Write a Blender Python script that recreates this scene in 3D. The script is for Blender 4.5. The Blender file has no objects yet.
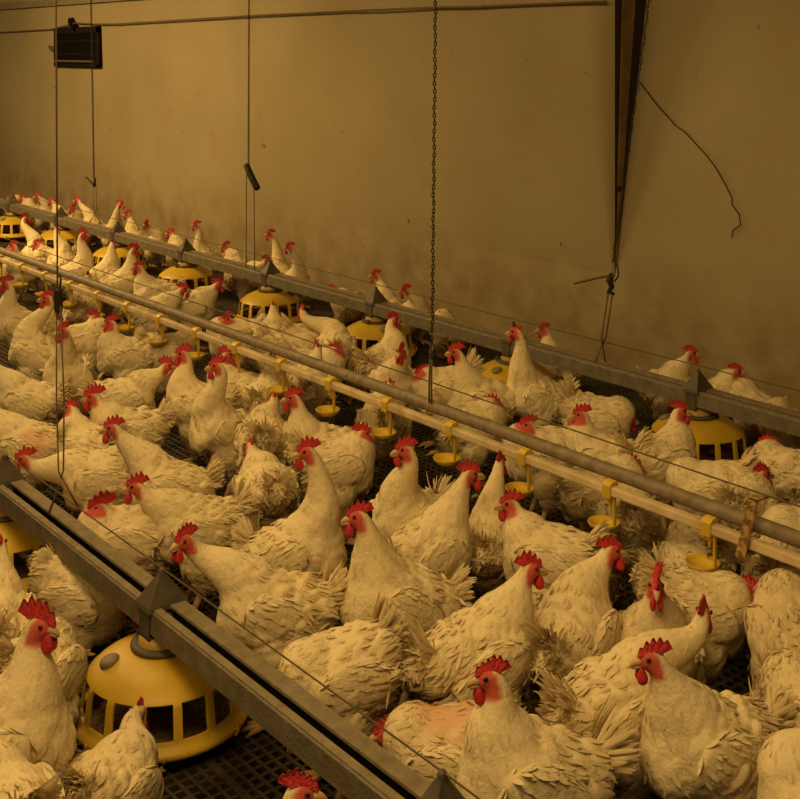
import bpy, bmesh, math, random
import numpy as np
from mathutils import Vector, Matrix

sc = bpy.context.scene
COL = sc.collection
R_ = math.radians
RNG = np.random.default_rng(7)
random.seed(7)

# ------------------------------------------------------------------ camera model
FPX, CXP, HY, CAMZ, ANG = 1200.0, 400.0, 51.0, 1.45, R_(38.4)
SA, CA = math.sin(ANG), math.cos(ANG)
RV = np.array([SA, CA, 0.0])          # image right
FV = np.array([-CA, SA, 0.0])         # view direction (level)
NEAR_Y, DRINK_Y, FAR_Y, WALL_Y = 1.196, 2.24, 3.41, 4.05
RAIL_Z = 0.273


def at_depth(px, py, d):
    return FV * d + RV * ((px - CXP) / FPX * d) + np.array([0, 0, CAMZ - (py - HY) / FPX * d])


def on_z(px, py, z):
    return at_depth(px, py, (CAMZ - z) * FPX / (py - HY))


def on_y(px, py, Y):
    return at_depth(px, py, Y / (SA + (px - CXP) / FPX * CA))


def x_on(px, Y):
    return on_y(px, 400, Y)[0]


def panel_y(z, x=-3.4):
    """face of the wall panel: lies near the wall at left, lifts off it towards its right end"""
    t = min(1.0, max(0.0, (x + 5.4) / 2.0))
    return WALL_Y - (.03 + .11 * t * t * (3 - 2 * t)) * max(0.0, z - .46) / .84


def on_panel(px, py):
    Y = 3.9
    for _ in range(12):
        p = on_y(px, py, Y)
        Y = panel_y(p[2], p[0])
    return on_y(px, py, Y)


cam = bpy.data.cameras.new('camera')
camo = bpy.data.objects.new('camera', cam)
COL.objects.link(camo)
camo.location = (0, 0, CAMZ)
camo.rotation_euler = (R_(90), 0, R_(90) - ANG)
cam.sensor_fit = 'HORIZONTAL'
cam.sensor_width = 36
cam.lens = FPX / 800 * 36
cam.shift_y = -(399.5 - HY) / 800
cam.clip_start = .05
sc.camera = camo


# ------------------------------------------------------------------ materials
def mat(name, col, rough=.7, metal=0.0, noise=None, bump=None, spec=.3):
    """noise = (scale, darker colour, low, high, detail); bump = (scale, strength)"""
    m = bpy.data.materials.new(name)
    m.use_nodes = True
    nt = m.node_tree
    b = nt.nodes['Principled BSDF']
    b.inputs['Base Color'].default_value = (*col, 1)
    b.inputs['Roughness'].default_value = rough
    b.inputs['Metallic'].default_value = metal
    b.inputs['Specular IOR Level'].default_value = spec
    tc = nt.nodes.new('ShaderNodeTexCoord')
    if noise:
        n = nt.nodes.new('ShaderNodeTexNoise')
        n.inputs['Scale'].default_value = noise[0]
        n.inputs['Detail'].default_value = noise[4] if len(noise) > 4 else 6
        nt.links.new(tc.outputs['Object'], n.inputs['Vector'])
        r = nt.nodes.new('ShaderNodeValToRGB')
        r.color_ramp.elements[0].position = noise[2]
        r.color_ramp.elements[1].position = noise[3]
        r.color_ramp.elements[0].color = (*noise[1], 1)
        r.color_ramp.elements[1].color = (*col, 1)
        nt.links.new(n.outputs['Fac'], r.inputs['Fac'])
        nt.links.new(r.outputs['Color'], b.inputs['Base Color'])
    if bump:
        n2 = nt.nodes.new('ShaderNodeTexNoise')
        n2.inputs['Scale'].default_value = bump[0]
        n2.inputs['Detail'].default_value = 5
        nt.links.new(tc.outputs['Object'], n2.inputs['Vector'])
        bp = nt.nodes.new('ShaderNodeBump')
        bp.inputs['Strength'].default_value = bump[1]
        bp.inputs['Distance'].default_value = .01
        nt.links.new(n2.outputs['Fac'], bp.inputs['Height'])
        nt.links.new(bp.outputs['Normal'], b.inputs['Normal'])
    return m


def wall_material():
    m = mat('wall_plaster', (.50, .40, .25), .9, spec=.1)
    nt = m.node_tree
    b = nt.nodes['Principled BSDF']
    geo = nt.nodes.new('ShaderNodeNewGeometry')
    L = nt.links.new

    def noise(scale, detail=5, vec=None):
        n = nt.nodes.new('ShaderNodeTexNoise')
        n.inputs['Scale'].default_value = scale
        n.inputs['Detail'].default_value = detail
        L(vec or geo.outputs['Position'], n.inputs['Vector'])
        return n.outputs['Fac']

    def ramp(fac, p0, c0, p1, c1):
        r = nt.nodes.new('ShaderNodeValToRGB')
        r.color_ramp.elements[0].position = p0
        r.color_ramp.elements[1].position = p1
        r.color_ramp.elements[0].color = (*c0, 1)
        r.color_ramp.elements[1].color = (*c1, 1)
        L(fac, r.inputs['Fac'])
        return r.outputs['Color']

    def mix(fac, a, c, mode='MIX'):
        x = nt.nodes.new('ShaderNodeMix')
        x.data_type = 'RGBA'
        x.blend_type = mode
        if isinstance(fac, float):
            x.inputs['Factor'].default_value = fac
        else:
            L(fac, x.inputs['Factor'])
        for s, v in (('A', a), ('B', c)):
            sk = [i for i in x.inputs if i.name == s and i.type == 'RGBA'][0]
            if isinstance(v, tuple):
                sk.default_value = (*v, 1)
            else:
                L(v, sk)
        return [o for o in x.outputs if o.type == 'RGBA'][0]

    base = ramp(noise(1.1), .3, (.275, .218, .118), .7, (.345, .28, .16))
    # small dark splashes
    spots = ramp(noise(16, 2), .745, (0, 0, 0), .80, (1, 1, 1))
    base = mix(spots, base, (.14, .085, .035))
    sp2 = ramp(noise(5, 3), .60, (0, 0, 0), .75, (.45, .45, .45))
    base = mix(sp2, base, (.30, .20, .09))
    # grime near the ground where the birds rub along the wall
    sep = nt.nodes.new('ShaderNodeSeparateXYZ')
    L(geo.outputs['Position'], sep.inputs[0])
    mr = nt.nodes.new('ShaderNodeMapRange')
    mr.inputs['From Min'].default_value = .62
    mr.inputs['From Max'].default_value = .22
    L(sep.outputs['Z'], mr.inputs['Value'])
    mm = nt.nodes.new('ShaderNodeMath')
    mm.operation = 'MULTIPLY'
    L(mr.outputs['Result'], mm.inputs[0])
    L(ramp(noise(7, 6), .3, (.1, .1, .1), .7, (.95, .95, .95)), mm.inputs[1])
    base = mix(mm.outputs[0], base, (.20, .135, .065))
    L(base, b.inputs['Base Color'])
    bp = nt.nodes.new('ShaderNodeBump')
    bp.inputs['Strength'].default_value = .35
    bp.inputs['Distance'].default_value = .006
    L(noise(45, 6), bp.inputs['Height'])
    L(bp.outputs['Normal'], b.inputs['Normal'])
    return m


def feather_material(name, skin=False):
    """colour attribute 'tint': r = dirt, g = bare red skin, b = light/dark feather"""
    m = mat(name, (.8, .7, .5), .85, spec=.08)
    nt = m.node_tree
    b = nt.nodes['Principled BSDF']
    L = nt.links.new
    at = nt.nodes.new('ShaderNodeAttribute')
    at.attribute_name = 'tint'
    sep = nt.nodes.new('ShaderNodeSeparateColor')
    L(at.outputs['Color'], sep.inputs[0])
    oi = nt.nodes.new('ShaderNodeObjectInfo')

    def mixc(fac, a, c):
        x = nt.nodes.new('ShaderNodeMix')
        x.data_type = 'RGBA'
        if isinstance(fac, float):
            x.inputs[0].default_value = fac
        else:
            L(fac, x.inputs[0])
        for i, v in ((6, a), (7, c)):
            if isinstance(v, tuple):
                x.inputs[i].default_value = (*v, 1)
            else:
                L(v, x.inputs[i])
        return x.outputs[2]

    c = mixc(sep.outputs['Blue'], (.66, .52, .285), (.85, .725, .45))
    c = mixc(sep.outputs['Red'], c, (.36, .235, .115))  # soiled brown, also laid on to dim birds standing in shade
    c = mixc(sep.outputs['Green'], c, (.52, .10, .068))
    L(c, b.inputs['Base Color'])
    tc = nt.nodes.new('ShaderNodeTexCoord')
    n2 = nt.nodes.new('ShaderNodeTexNoise')
    n2.inputs['Scale'].default_value = 75 if skin else 190
    n2.inputs['Detail'].default_value = 7
    n2.inputs['Roughness'].default_value = .62
    L(tc.outputs['Object'], n2.inputs['Vector'])
    bp = nt.nodes.new('ShaderNodeBump')
    bp.inputs['Strength'].default_value = .7 if skin else .3
    bp.inputs['Distance'].default_value = .007
    L(n2.outputs['Fac'], bp.inputs['Height'])
    L(bp.outputs['Normal'], b.inputs['Normal'])
    if not skin:
        tr = nt.nodes.new('ShaderNodeBsdfTranslucent')
        L(c, tr.inputs['Color'])
        ms = nt.nodes.new('ShaderNodeMixShader')
        ms.inputs[0].default_value = .22
        L(b.outputs[0], ms.inputs[1])
        L(tr.outputs[0], ms.inputs[2])
        L(ms.outputs[0], nt.nodes['Material Output'].inputs['Surface'])
    return m


M = dict(
    wall=wall_material(),
    lath=mat('brown_lath', (.24, .15, .06), .8, noise=(9, (.13, .08, .03), .3, .7)),
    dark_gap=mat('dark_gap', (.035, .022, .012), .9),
    ceiling=mat('ceiling_board', (.55, .47, .34), .9, noise=(2, (.45, .37, .25), .3, .7)),
    slat=mat('plastic_slat', (.075, .054, .034), .6, noise=(9, (.022, .015, .009), .35, .65), bump=(60, .4)),
    pit=mat('manure_pit', (.018, .012, .008), 1.0, noise=(12, (.008, .006, .004), .3, .7)),
    galv=mat('galvanised_steel', (.215, .18, .12), .55, .25, noise=(25, (.13, .105, .068), .3, .7), bump=(140, .25)),
    galv_top=mat('dusty_steel_lip', (.26, .21, .13), .8, .1, noise=(30, (.17, .13, .08), .3, .7), bump=(120, .3)),
    bracket=mat('dull_bracket', (.13, .108, .078), .6, .3, noise=(20, (.08, .06, .04), .3, .7)),
    slot=mat('slot_shade', (.012, .009, .006), .9),
    yellow=mat('yellow_plastic', (.56, .365, .022), .42, noise=(6, (.44, .27, .02), .35, .6), bump=(90, .08), spec=.4),
    yellow2=mat('yellow_clip_plastic', (.60, .40, .035), .45, noise=(15, (.46, .29, .03), .35, .6)),
    collar=mat('dusty_yellow_collar', (.48, .30, .06), .55, noise=(18, (.28, .17, .04), .3, .7)),
    ring=mat('dark_clip_ring', (.07, .055, .04), .6),
    plug=mat('grey_plug', (.22, .18, .12), .6, noise=(40, (.15, .12, .08), .3, .7)),
    pan_in=mat('inner_red_pan', (.16, .06, .03), .6, noise=(25, (.08, .035, .02), .3, .7)),
    feed=mat('feed_meal', (.22, .14, .06), 1.0, noise=(120, (.10, .06, .03), .3, .7), bump=(150, .9)),
    pipe=mat('grey_support_pipe', (.26, .20, .125), .6, .15, noise=(30, (.15, .11, .065), .3, .7), bump=(90, .3)),
    water=mat('cream_water_pipe', (.60, .47, .27), .5, noise=(16, (.40, .29, .15), .3, .65)),
    rust=mat('rusty_strap', (.20, .085, .025), .9, .2, noise=(70, (.40, .27, .10), .42, .6), bump=(120, .5)),
    cord=mat('brown_cord', (.13, .085, .045), .9),
    thin=mat('thin_wire', (.10, .07, .035), .6, .3),
    chain=mat('dark_chain', (.03, .021, .014), .7, .4),
    black=mat('black_box', (.007, .0055, .004), .85, noise=(10, (.004, .0035, .003), .3, .7), spec=.05),
    black2=mat('black_box_rim', (.013, .010, .007), .8, spec=.05),
    lip=mat('brown_lip', (.12, .075, .03), .6),
    feather=feather_material('white_feathers'),
    skin=feather_material('feathered_skin', True),
    comb=mat('red_comb', (.56, .032, .036), .55, noise=(60, (.40, .02, .022), .3, .7), bump=(260, .5), spec=.35),
    beak=mat('horn_beak', (.55, .36, .17), .45, noise=(60, (.42, .25, .11), .3, .7)),
    eye=mat('dark_eye', (.02, .008, .004), .15, spec=.6),
    leg=mat('yellow_leg', (.50, .33, .14), .65, noise=(80, (.33, .2, .08), .3, .7)),
)


# ------------------------------------------------------------------ mesh helpers
def link(name, me, m, parent=None, loc=None):
    o = bpy.data.objects.new(name, me)
    COL.objects.link(o)
    if m is not None and not me.materials:
        me.materials.append(m)
    if parent is not None:
        o.parent = parent
    if loc is not None:
        o.location = loc
    return o


def tag(o, label=None, cat=None, group=None, kind=None):
    if label:
        o['label'] = label
    if cat:
        o['category'] = cat
    if group:
        o['group'] = group
    if kind:
        o['kind'] = kind
    return o


def empty(name, loc, rotz=0):
    o = bpy.data.objects.new(name, None)
    COL.objects.link(o)
    o.location = loc
    o.rotation_euler = (0, 0, rotz)
    o.empty_display_size = .05
    return o


def mesh_np(name, V, Fq, smooth=True, normals=None, tint=None):
    """V (n,3); Fq list of faces (array (m,4) or list of tuples)"""
    me = bpy.data.meshes.new(name)
    V = np.asarray(V, dtype=np.float32)
    if isinstance(Fq, np.ndarray):
        k = Fq.shape[1]
        me.vertices.add(len(V))
        me.vertices.foreach_set('co', V.ravel())
        me.loops.add(Fq.size)
        me.loops.foreach_set('vertex_index', Fq.astype(np.int32).ravel())
        me.polygons.add(len(Fq))
        me.polygons.foreach_set('loop_start', np.arange(0, Fq.size, k, dtype=np.int32))
        me.update(calc_edges=True)
    else:
        me.from_pydata([tuple(v) for v in V], [], Fq)
        me.update()
    if smooth:
        me.polygons.foreach_set('use_smooth', np.ones(len(me.polygons), dtype=bool))
    if tint is not None:
        a = me.color_attributes.new('tint', 'FLOAT_COLOR', 'POINT')
        t = np.ones((len(V), 4), dtype=np.float32)
        t[:, :3] = tint
        a.data.foreach_set('color', t.ravel())
    if normals is not None:
        me.normals_split_custom_set_from_vertices(np.asarray(normals, dtype=np.float32))
    return me


def bm_mesh(bm, name, smooth=False):
    me = bpy.data.meshes.new(name)
    bmesh.ops.recalc_face_normals(bm, faces=bm.faces[:])
    bm.to_mesh(me)
    bm.free()
    if smooth:
        me.polygons.foreach_set('use_smooth', np.ones(len(me.polygons), dtype=bool))
    return me


def add_box(bm, lo, hi, bev=0.0):
    r = bmesh.ops.create_cube(bm, size=1)
    vs = r['verts']
    for v in vs:
        v.co = Vector([lo[i] if v.co[i] < 0 else hi[i] for i in range(3)])
    if bev:
        es = list({e for v in vs for e in v.link_edges})
        bmesh.ops.bevel(bm, geom=es, offset=bev, segments=2, affect='EDGES', profile=.5)


def add_tube(bm, pts, rad, seg=8, caps=True):
    """tube along a polyline; rad is a number or one per point"""
    pts = [Vector(p) for p in pts]
    n = len(pts)
    rr = [rad] * n if isinstance(rad, (int, float)) else list(rad)
    rings = []
    up = None
    for i, p in enumerate(pts):
        t = (pts[min(i + 1, n - 1)] - pts[max(i - 1, 0)]).normalized()
        if up is None:
            up = t.orthogonal().normalized()
        u = (up - t * up.dot(t))
        u = u.normalized() if u.length > 1e-6 else t.orthogonal().normalized()
        up = u
        v = t.cross(u)
        rings.append([bm.verts.new(p + (u * math.cos(2 * math.pi * k / seg) + v * math.sin(2 * math.pi * k / seg)) * rr[i]) for k in range(seg)])
    for i in range(n - 1):
        for k in range(seg):
            bm.faces.new((rings[i][k], rings[i][(k + 1) % seg], rings[i + 1][(k + 1) % seg], rings[i + 1][k]))
    if caps:
        bm.faces.new(rings[0][::-1])
        bm.faces.new(rings[-1])


def tube_mesh(name, pts, rad, seg=8):
    bm = bmesh.new()
    add_tube(bm, pts, rad, seg)
    return bm_mesh(bm, name, True)


def add_lathe(bm, prof, seg=32, center=(0, 0, 0), close=False):
    rings = []
    c = Vector(center)
    for r, z in prof:
        rings.append([bm.verts.new(c + Vector((max(r, 1e-4) * math.cos(2 * math.pi * k / seg), max(r, 1e-4) * math.sin(2 * math.pi * k / seg), z))) for k in range(seg)])
    for i in range(len(rings) - 1):
        for k in range(seg):
            bm.faces.new((rings[i][k], rings[i][(k + 1) % seg], rings[i + 1][(k + 1) % seg], rings[i + 1][k]))
    return rings


def prism_x(bm, poly, x0, x1):
    """extrude a closed (y,z) outline along x"""
    a = [bm.verts.new((x0, y, z)) for y, z in poly]
    b = [bm.verts.new((x1, y, z)) for y, z in poly]
    n = len(poly)
    for i in range(n):
        bm.faces.new((a[i], a[(i + 1) % n], b[(i + 1) % n], b[i]))
    bm.faces.new(a[::-1])
    bm.faces.new(b)


def struct(name, me, m):
    return tag(link(name, me, m), kind='structure')


# ------------------------------------------------------------------ setting
XL, XR = -16.0, 2.2
bm = bmesh.new()
P = .0275
Y0F, Y1F = -.6, WALL_Y
barw = .0042
for i in range(int((Y1F - Y0F) / P) + 1):
    y = Y0F + i * P
    add_box(bm, (XL, y - barw, -.022), (XR, y + barw, 0))
for i in range(int((XR - XL) / P) + 1):
    x = XL + i * P
    add_box(bm, (x - barw, Y0F, -.022), (x + barw, Y1F, -.0012))
# heavier joints where the floor panels meet
for i in range(1, 8):
    add_box(bm, (XL, Y0F + i * .605 - .009, -.03), (XR, Y0F + i * .605 + .009, .0006))
struct('floor', bm_mesh(bm, 'floor'), M['slat'])

bm = bmesh.new()
add_box(bm, (XL, Y0F, -.42), (XR, Y1F, -.40))
struct('ground', bm_mesh(bm, 'ground'), M['pit'])

bm = bmesh.new()
add_box(bm, (XL, WALL_Y, -.4), (XR, WALL_Y + .15, 2.6))
struct('wall_back', bm_mesh(bm, 'wall_back'), M['wall'])

bm = bmesh.new()
add_box(bm, (XL, Y0F - 1.2, 2.6), (XR, WALL_Y + .15, 2.66))
struct('ceiling', bm_mesh(bm, 'ceiling'), M['ceiling'])

# wall panel leaning out at its top; its end shows as a dark wedge
nz = 25
zs = [.46 + (2.59 - .46) * k / (nz - 1) for k in range(nz)]


def x_px(px, Y):
    t = (px - CXP) / FPX
    return Y * (t * SA - CA) / (SA + t * CA)


def wedge_back_px(z):
    return 615 + 22 * (z - .46) / .84


xs_ = [XL, -9.0, -7.0, -6.0] + [-5.5 + .1 * k for k in range(20)]
V, Fc = [], []
nx = len(xs_) + 1
for z in zs:
    for x in xs_:
        V.append((x, panel_y(z, x) - .001, z))
    Y = panel_y(z)
    V.append((x_px(615, Y), Y - .001, z))
    V.append((x_px(wedge_back_px(z), WALL_Y), WALL_Y - .001, z))
row = nx + 1
for k in range(nz - 1):
    for i in range(nx):
        a = k * row + i
        Fc.append((a, a + 1, a + 1 + row, a + row))
me = mesh_np('wall_panel', V, Fc, False)
for p in me.polygons:
    p.use_smooth = p.index % nx != nx - 1
me.materials.append(M['wall'])
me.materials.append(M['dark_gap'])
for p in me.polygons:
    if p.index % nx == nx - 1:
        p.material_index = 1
struct('wall_panel', me, M['wall'])


def wedge_pt(z, f, out=.0):
    """point on the wedge end, f = 0 at the panel's face, 1 at the wall"""
    Y = panel_y(z)
    a = np.array([x_px(615, Y), Y, z])
    b = np.array([x_px(wedge_back_px(z), WALL_Y), WALL_Y, z])
    p = a + (b - a) * f
    p[0] += out
    return p


bm = bmesh.new()
for f0, f1, z0, z1 in ((.22, .62, .86, 2.2), (.30, .75, .50, .835)):
    q = []
    for z in (z0, z1):
        for f in (f0, f1):
            for o_ in (-.002, .006):
                q.append(bm.verts.new(wedge_pt(z, f, o_)))
    for ids in ((1, 3, 7, 5), (0, 4, 6, 2), (0, 1, 5, 4), (2, 6, 7, 3), (0, 2, 3, 1), (4, 5, 7, 6)):
        bm.faces.new([q[i] for i in ids])
struct('trim_1', bm_mesh(bm, 'lath'), M['lath'])

# ledge along the top of the wall panel, seen in the upper left corner
pa = on_panel(0, 7)
bm = bmesh.new()
zc = pa[2]
yc = panel_y(zc, -8)
add_box(bm, (XL, yc - .03, zc - .03), (-6.2, yc + .02, zc + .03), .006)
struct('trim_2', bm_mesh(bm, 'ledge'), M['galv_top'])


# ------------------------------------------------------------------ feeder rails
def feeder_rail(Y, x0, x1, brackets, label):
    root = empty('feeder_rail', ((x0 + x1) / 2, Y, RAIL_Z))
    tag(root, label, 'feeder rail', 'feeder rails above the yellow pan feeders')
    lx0, lx1 = x0 - (x0 + x1) / 2, x1 - (x0 + x1) / 2
    w, h, t, lip, bl = .038, .052, .004, .018, .035
    bm = bmesh.new()
    prism_x(bm, [(-w, -h), (-.002, -h), (-.002, -h + t), (-w + t, -h + t), (-w + t, -t), (-w + lip, -t), (-w + lip, 0), (-w + .006, .001), (-w, -.005)], lx0, lx1)
    link('front_channel', bm_mesh(bm, 'front_channel'), M['galv'], root)
    bm = bmesh.new()
    prism_x(bm, [(-w + .003, .0012), (-w + lip + .002, .0014), (-w + lip + .002, -.003), (-w + .003, -.001)], lx0, lx1)
    o = link('top_lip', bm_mesh(bm, 'top_lip'), M['galv_top'], root)
    bm = bmesh.new()
    prism_x(bm, [(w, -h), (.002, -h), (.002, -h + t), (w - t, -h + t), (w - t, -t), (w - bl, -t), (w - bl, .002), (w, .002)], lx0, lx1)
    link('back_channel', bm_mesh(bm, 'back_channel'), M['galv_top'], root)
    bm = bmesh.new()
    add_box(bm, (lx0, -w + .006, -h + .005), (lx1, w - .006, -.03))
    link('slot_shade_fill', bm_mesh(bm, 'slot_shade_fill'), M['slot'], root)  # near-black fill painted in for the shade inside the open slot
    for bx in brackets:
        x = bx - (x0 + x1) / 2
        bm = bmesh.new()
        # pyramid saddle straddling the rail, with a strap down its front
        pk = .060
        lv = [(.033, .047, -.006), (.031, .045, .004), (.009, .011, pk - .006), (.006, .008, pk)]
        rg_ = [[bm.verts.new((x + sx_ * a_, sy_ * b_, z)) for sx_, sy_ in ((-1, -1), (1, -1), (1, 1), (-1, 1))] for a_, b_, z in lv]
        for i in range(3):
            for k in range(4):
                bm.faces.new((rg_[i][k], rg_[i][(k + 1) % 4], rg_[i + 1][(k + 1) % 4], rg_[i + 1][k]))
        bm.faces.new(rg_[3])
        bm.faces.new(rg_[0][::-1])
        for yy in (-.0425, .0395):
            add_box(bm, (x - .022, yy, -h - .012), (x + .022, yy + .003, .004))
        add_box(bm, (x - .022, -.0425, -h - .014), (x + .022, .0425, -h - .010))
        b = link('saddle_bracket', bm_mesh(bm, 'saddle_bracket'), M['bracket'], root)
        bm = bmesh.new()
        add_lathe(bm, [(0, .012), (.006, .011), (.008, .006), (.008, -.004)], 10, (x, 0, pk))
        link('wire_knob', bm_mesh(bm, 'wire_knob', True), M['bracket'], b)
    return root


def px_series(base, step, n):
    return [1 / (base + k * step) - 550 for k in range(n)]


far_px = px_series(.0008013, .1393e-3, 9)
near_px = px_series(1 / 712 - .3965e-3, .3965e-3, 3)
XN = [x_on(p, NEAR_Y) for p in near_px]
XF = [x_on(p, FAR_Y) for p in far_px]
feeder_rail(NEAR_Y, -5.2, -.9, XN, 'dusty grey slotted steel feeder rail running across the front lower left of the flock')
feeder_rail(FAR_Y, -13.5, -.9, XF, 'long grey steel feeder rail running along the foot of the back wall')


# ------------------------------------------------------------------ pan feeders
def build_pan():
    """pan feeder hanging from the rail; local origin on the floor beneath it"""
    parts = []
    nw = 14
    sub = 8
    seg = nw * sub
    prof = [(.050, .182), (.075, .178), (.100, .170), (.124, .158), (.143, .145), (.157, .132), (.162, .124), (.169, .064), (.171, .057), (.177, .051), (.185, .046), (.188, .040), (.185, .033), (.176, .030)]
    bm = bmesh.new()
    rings = []
    for j, (r, z) in enumerate(prof):
        ring = []
        for k in range(seg):
            a = 2 * math.pi * k / seg
            rr = r
            ring.append(bm.verts.new((rr * math.cos(a), rr * math.sin(a), z)))
        rings.append(ring)
    for j in range(len(prof) - 1):
        for k in range(seg):
            if j in (5, 6) and k % sub not in (0, 7):   # window between ribs
                continue
            bm.faces.new((rings[j][k], rings[j][(k + 1) % seg], rings[j + 1][(k + 1) % seg], rings[j + 1][k]))
    me = bm_mesh(bm, 'grille_dome', True)
    tmp = bpy.data.objects.new('tmp', me)
    COL.objects.link(tmp)
    md = tmp.modifiers.new('s', 'SOLIDIFY')
    md.thickness = .007
    md.offset = -1
    b2 = tmp.modifiers.new('b', 'BEVEL')
    b2.width = .0018
    b2.segments = 2
    b2.limit_method = 'ANGLE'
    b2.angle_limit = R_(50)
    dg = bpy.context.evaluated_depsgraph_get()
    dome = bpy.data.meshes.new_from_object(tmp.evaluated_get(dg))
    bpy.data.objects.remove(tmp)
    dome.polygons.foreach_set('use_smooth', np.ones(len(dome.polygons), dtype=bool))
    parts.append(('grille_dome', dome, 'yellow'))
    bm = bmesh.new()
    add_lathe(bm, [(.030, .212), (.036, .211), (.047, .204), (.050, .198), (.050, .178), (.054, .176)], 36)
    parts.append(('collar', bm_mesh(bm, 'collar', True), 'collar'))
    bm = bmesh.new()
    add_lathe(bm, [(.050, .192), (.058, .192), (.066, .189), (.067, .184), (.064, .181), (.050, .181)], 36)
    for s in (0, 2.4):
        c, q = math.cos(s), math.sin(s)
        add_box(bm, (c * .062 - .010, q * .062 - .006, .180), (c * .062 + .010, q * .062 + .006, .199), .002)
    parts.append(('clip_ring', bm_mesh(bm, 'clip_ring', True), 'ring'))
    bm = bmesh.new()
    add_lathe(bm, [(.0, .262), (.027, .262), (.028, .20), (.0, .198)], 20)
    parts.append(('drop_tube', bm_mesh(bm, 'drop_tube', True), 'plug'))
    bm = bmesh.new()
    add_lathe(bm, [(0, .006), (.012, .0055), (.019, .004), (.0215, .0), (.0215, -.006)], 24)
    pm = Matrix.Translation((-.108, -.026, .1690)) @ Matrix.Rotation(R_(-17), 4, 'Y')
    bmesh.ops.transform(bm, matrix=pm, verts=bm.verts[:])
    parts.append(('vent_plug', bm_mesh(bm, 'vent_plug', True), 'plug'))
    bm = bmesh.new()
    add_lathe(bm, [(0, .014), (.10, .012), (.150, .012), (.168, .022), (.176, .034), (.171, .034), (.160, .024), (.145, .018), (.09, .018), (.06, .030), (.036, .060), (.028, .16), (0, .165)], 56)
    parts.append(('inner_pan', bm_mesh(bm, 'inner_pan', True), 'pan_in'))
    bm = bmesh.new()
    add_lathe(bm, [(.046, .046), (.07, .034), (.11, .027), (.155, .0255)], 40)
    parts.append(('feed', bm_mesh(bm, 'feed', True), 'feed'))
    for s in range(7):
        bm = bmesh.new()
        a = 2 * math.pi * (s + .3) / 7
        c = Vector((math.cos(a), math.sin(a), 0))
        add_tube(bm, [c * .183 + Vector((0, 0, .034)), c * .192 + Vector((0, 0, .036)), c * .196 + Vector((0, 0, .046)), c * .192 + Vector((0, 0, .052))], .0035, 6)
        parts.append(('rim_hook', bm_mesh(bm, 'rim_hook', True), 'yellow'))
    return parts


PAN = build_pan()


def place_pan(x, Y, rot, label):
    root = empty('pan_feeder', (x, Y, 0), rot)
    tag(root, label, 'feeder', 'yellow pan feeders under the rails')
    for n, me, m in PAN:
        o = link(n, me, M[m], root)
    return root


camdir = math.atan2(0 - NEAR_Y, 0 - XN[1])
near_lab = ['yellow pan feeder under the front rail at its lower end, out of sight below the frame',
            'large yellow pan feeder with dark windows on the slatted floor at lower left',
            'yellow pan feeder cut off by the left edge, under the front rail']
for k in (1, 2):
    place_pan(XN[k], NEAR_Y, math.atan2(*(-RV * .92 - FV * .39)[[1, 0]]) - R_(193.4) + k * .0001, near_lab[k])
far_lab = ['yellow pan feeder under the back rail beside a red faced hen, first from the right',
           'yellow pan feeder under the back rail, half hidden behind the tall white hen',
           'yellow pan feeder under the back rail just left of the middle hanging chain',
           'yellow pan feeder with clear dark windows under the back rail near the toggle bar cord',
           'yellow pan feeder under the back rail, fifth counting from the right',
           'small yellow pan feeder under the back rail below the cord with a hook',
           'small yellow pan feeder under the back rail behind the thin left cord',
           'small yellow pan feeder at the left edge under the back rail']
for k in range(8):
    place_pan(XF[k], FAR_Y, 1.1 * k + .4, far_lab[k])


# ------------------------------------------------------------------ drinker line
DZ = .42
droot = empty('drinker_line', (-4, DRINK_Y, DZ))
tag(droot, 'long drinker line of a grey pipe over a cream water pipe with yellow cups', 'drinker line')
dx0, dx1 = -9.5, 4.6
bm = bmesh.new()
pts = [(dx0 + (dx1 - dx0) * k / 20, .012, -.008 + .0015 * math.sin(k)) for k in range(21)]
add_tube(bm, pts, .0175, 14)
link('support_pipe', bm_mesh(bm, 'support_pipe', True), M['pipe'], droot)
bm = bmesh.new()
add_box(bm, (dx0, -.024, -.056), (dx1, .000, -.032), .005)
link('water_pipe', bm_mesh(bm, 'water_pipe'), M['water'], droot)


def drinker_parts():
    out = []
    bm = bmesh.new()      # saddle clip round the water pipe
    prism_x(bm, [(-.0275, -.060), (.003, -.060), (.003, -.024), (-.004, -.020), (-.018, -.022), (-.0275, -.030)], -.013, .013)
    add_lathe(bm, [(.0, -.056), (.010, -.057), (.009, -.070), (.005, -.074), (.003, -.088), (.0, -.089)], 12, (0, -.012, 0))
    out.append(('saddle_clip', bm_mesh(bm, 'saddle_clip'), 'yellow2'))
    bm = bmesh.new()      # arm that carries the cup
    add_box(bm, (.011, -.0165, -.136), (.017, -.0075, -.050), .002)
    out.append(('cup_arm', bm_mesh(bm, 'cup_arm'), 'yellow2'))
    bm = bmesh.new()
    add_lathe(bm, [(.0, -.146), (.018, -.145), (.031, -.137), (.0375, -.127), (.0395, -.127), (.0395, -.130), (.034, -.140), (.02, -.150), (.0, -.152)], 26, (-.020, -.012, 0))
    out.append(('drip_cup', bm_mesh(bm, 'drip_cup', True), 'yellow2'))
    return out


DP = drinker_parts()
base = 1 / (713 + 550.0)
dpx = [1 / (base + k * .0678e-3) - 550 for k in range(-2, 16)]
for px in dpx:
    if not -60 < px < 900:
        continue
    x = x_on(px, DRINK_Y) + 4
    e = bpy.data.objects.new('nipple_drinker', None)
    COL.objects.link(e)
    e.parent = droot
    e.location = (x, 0, 0)
    for n, me, m in DP:
        link(n, me, M[m], e)
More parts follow.
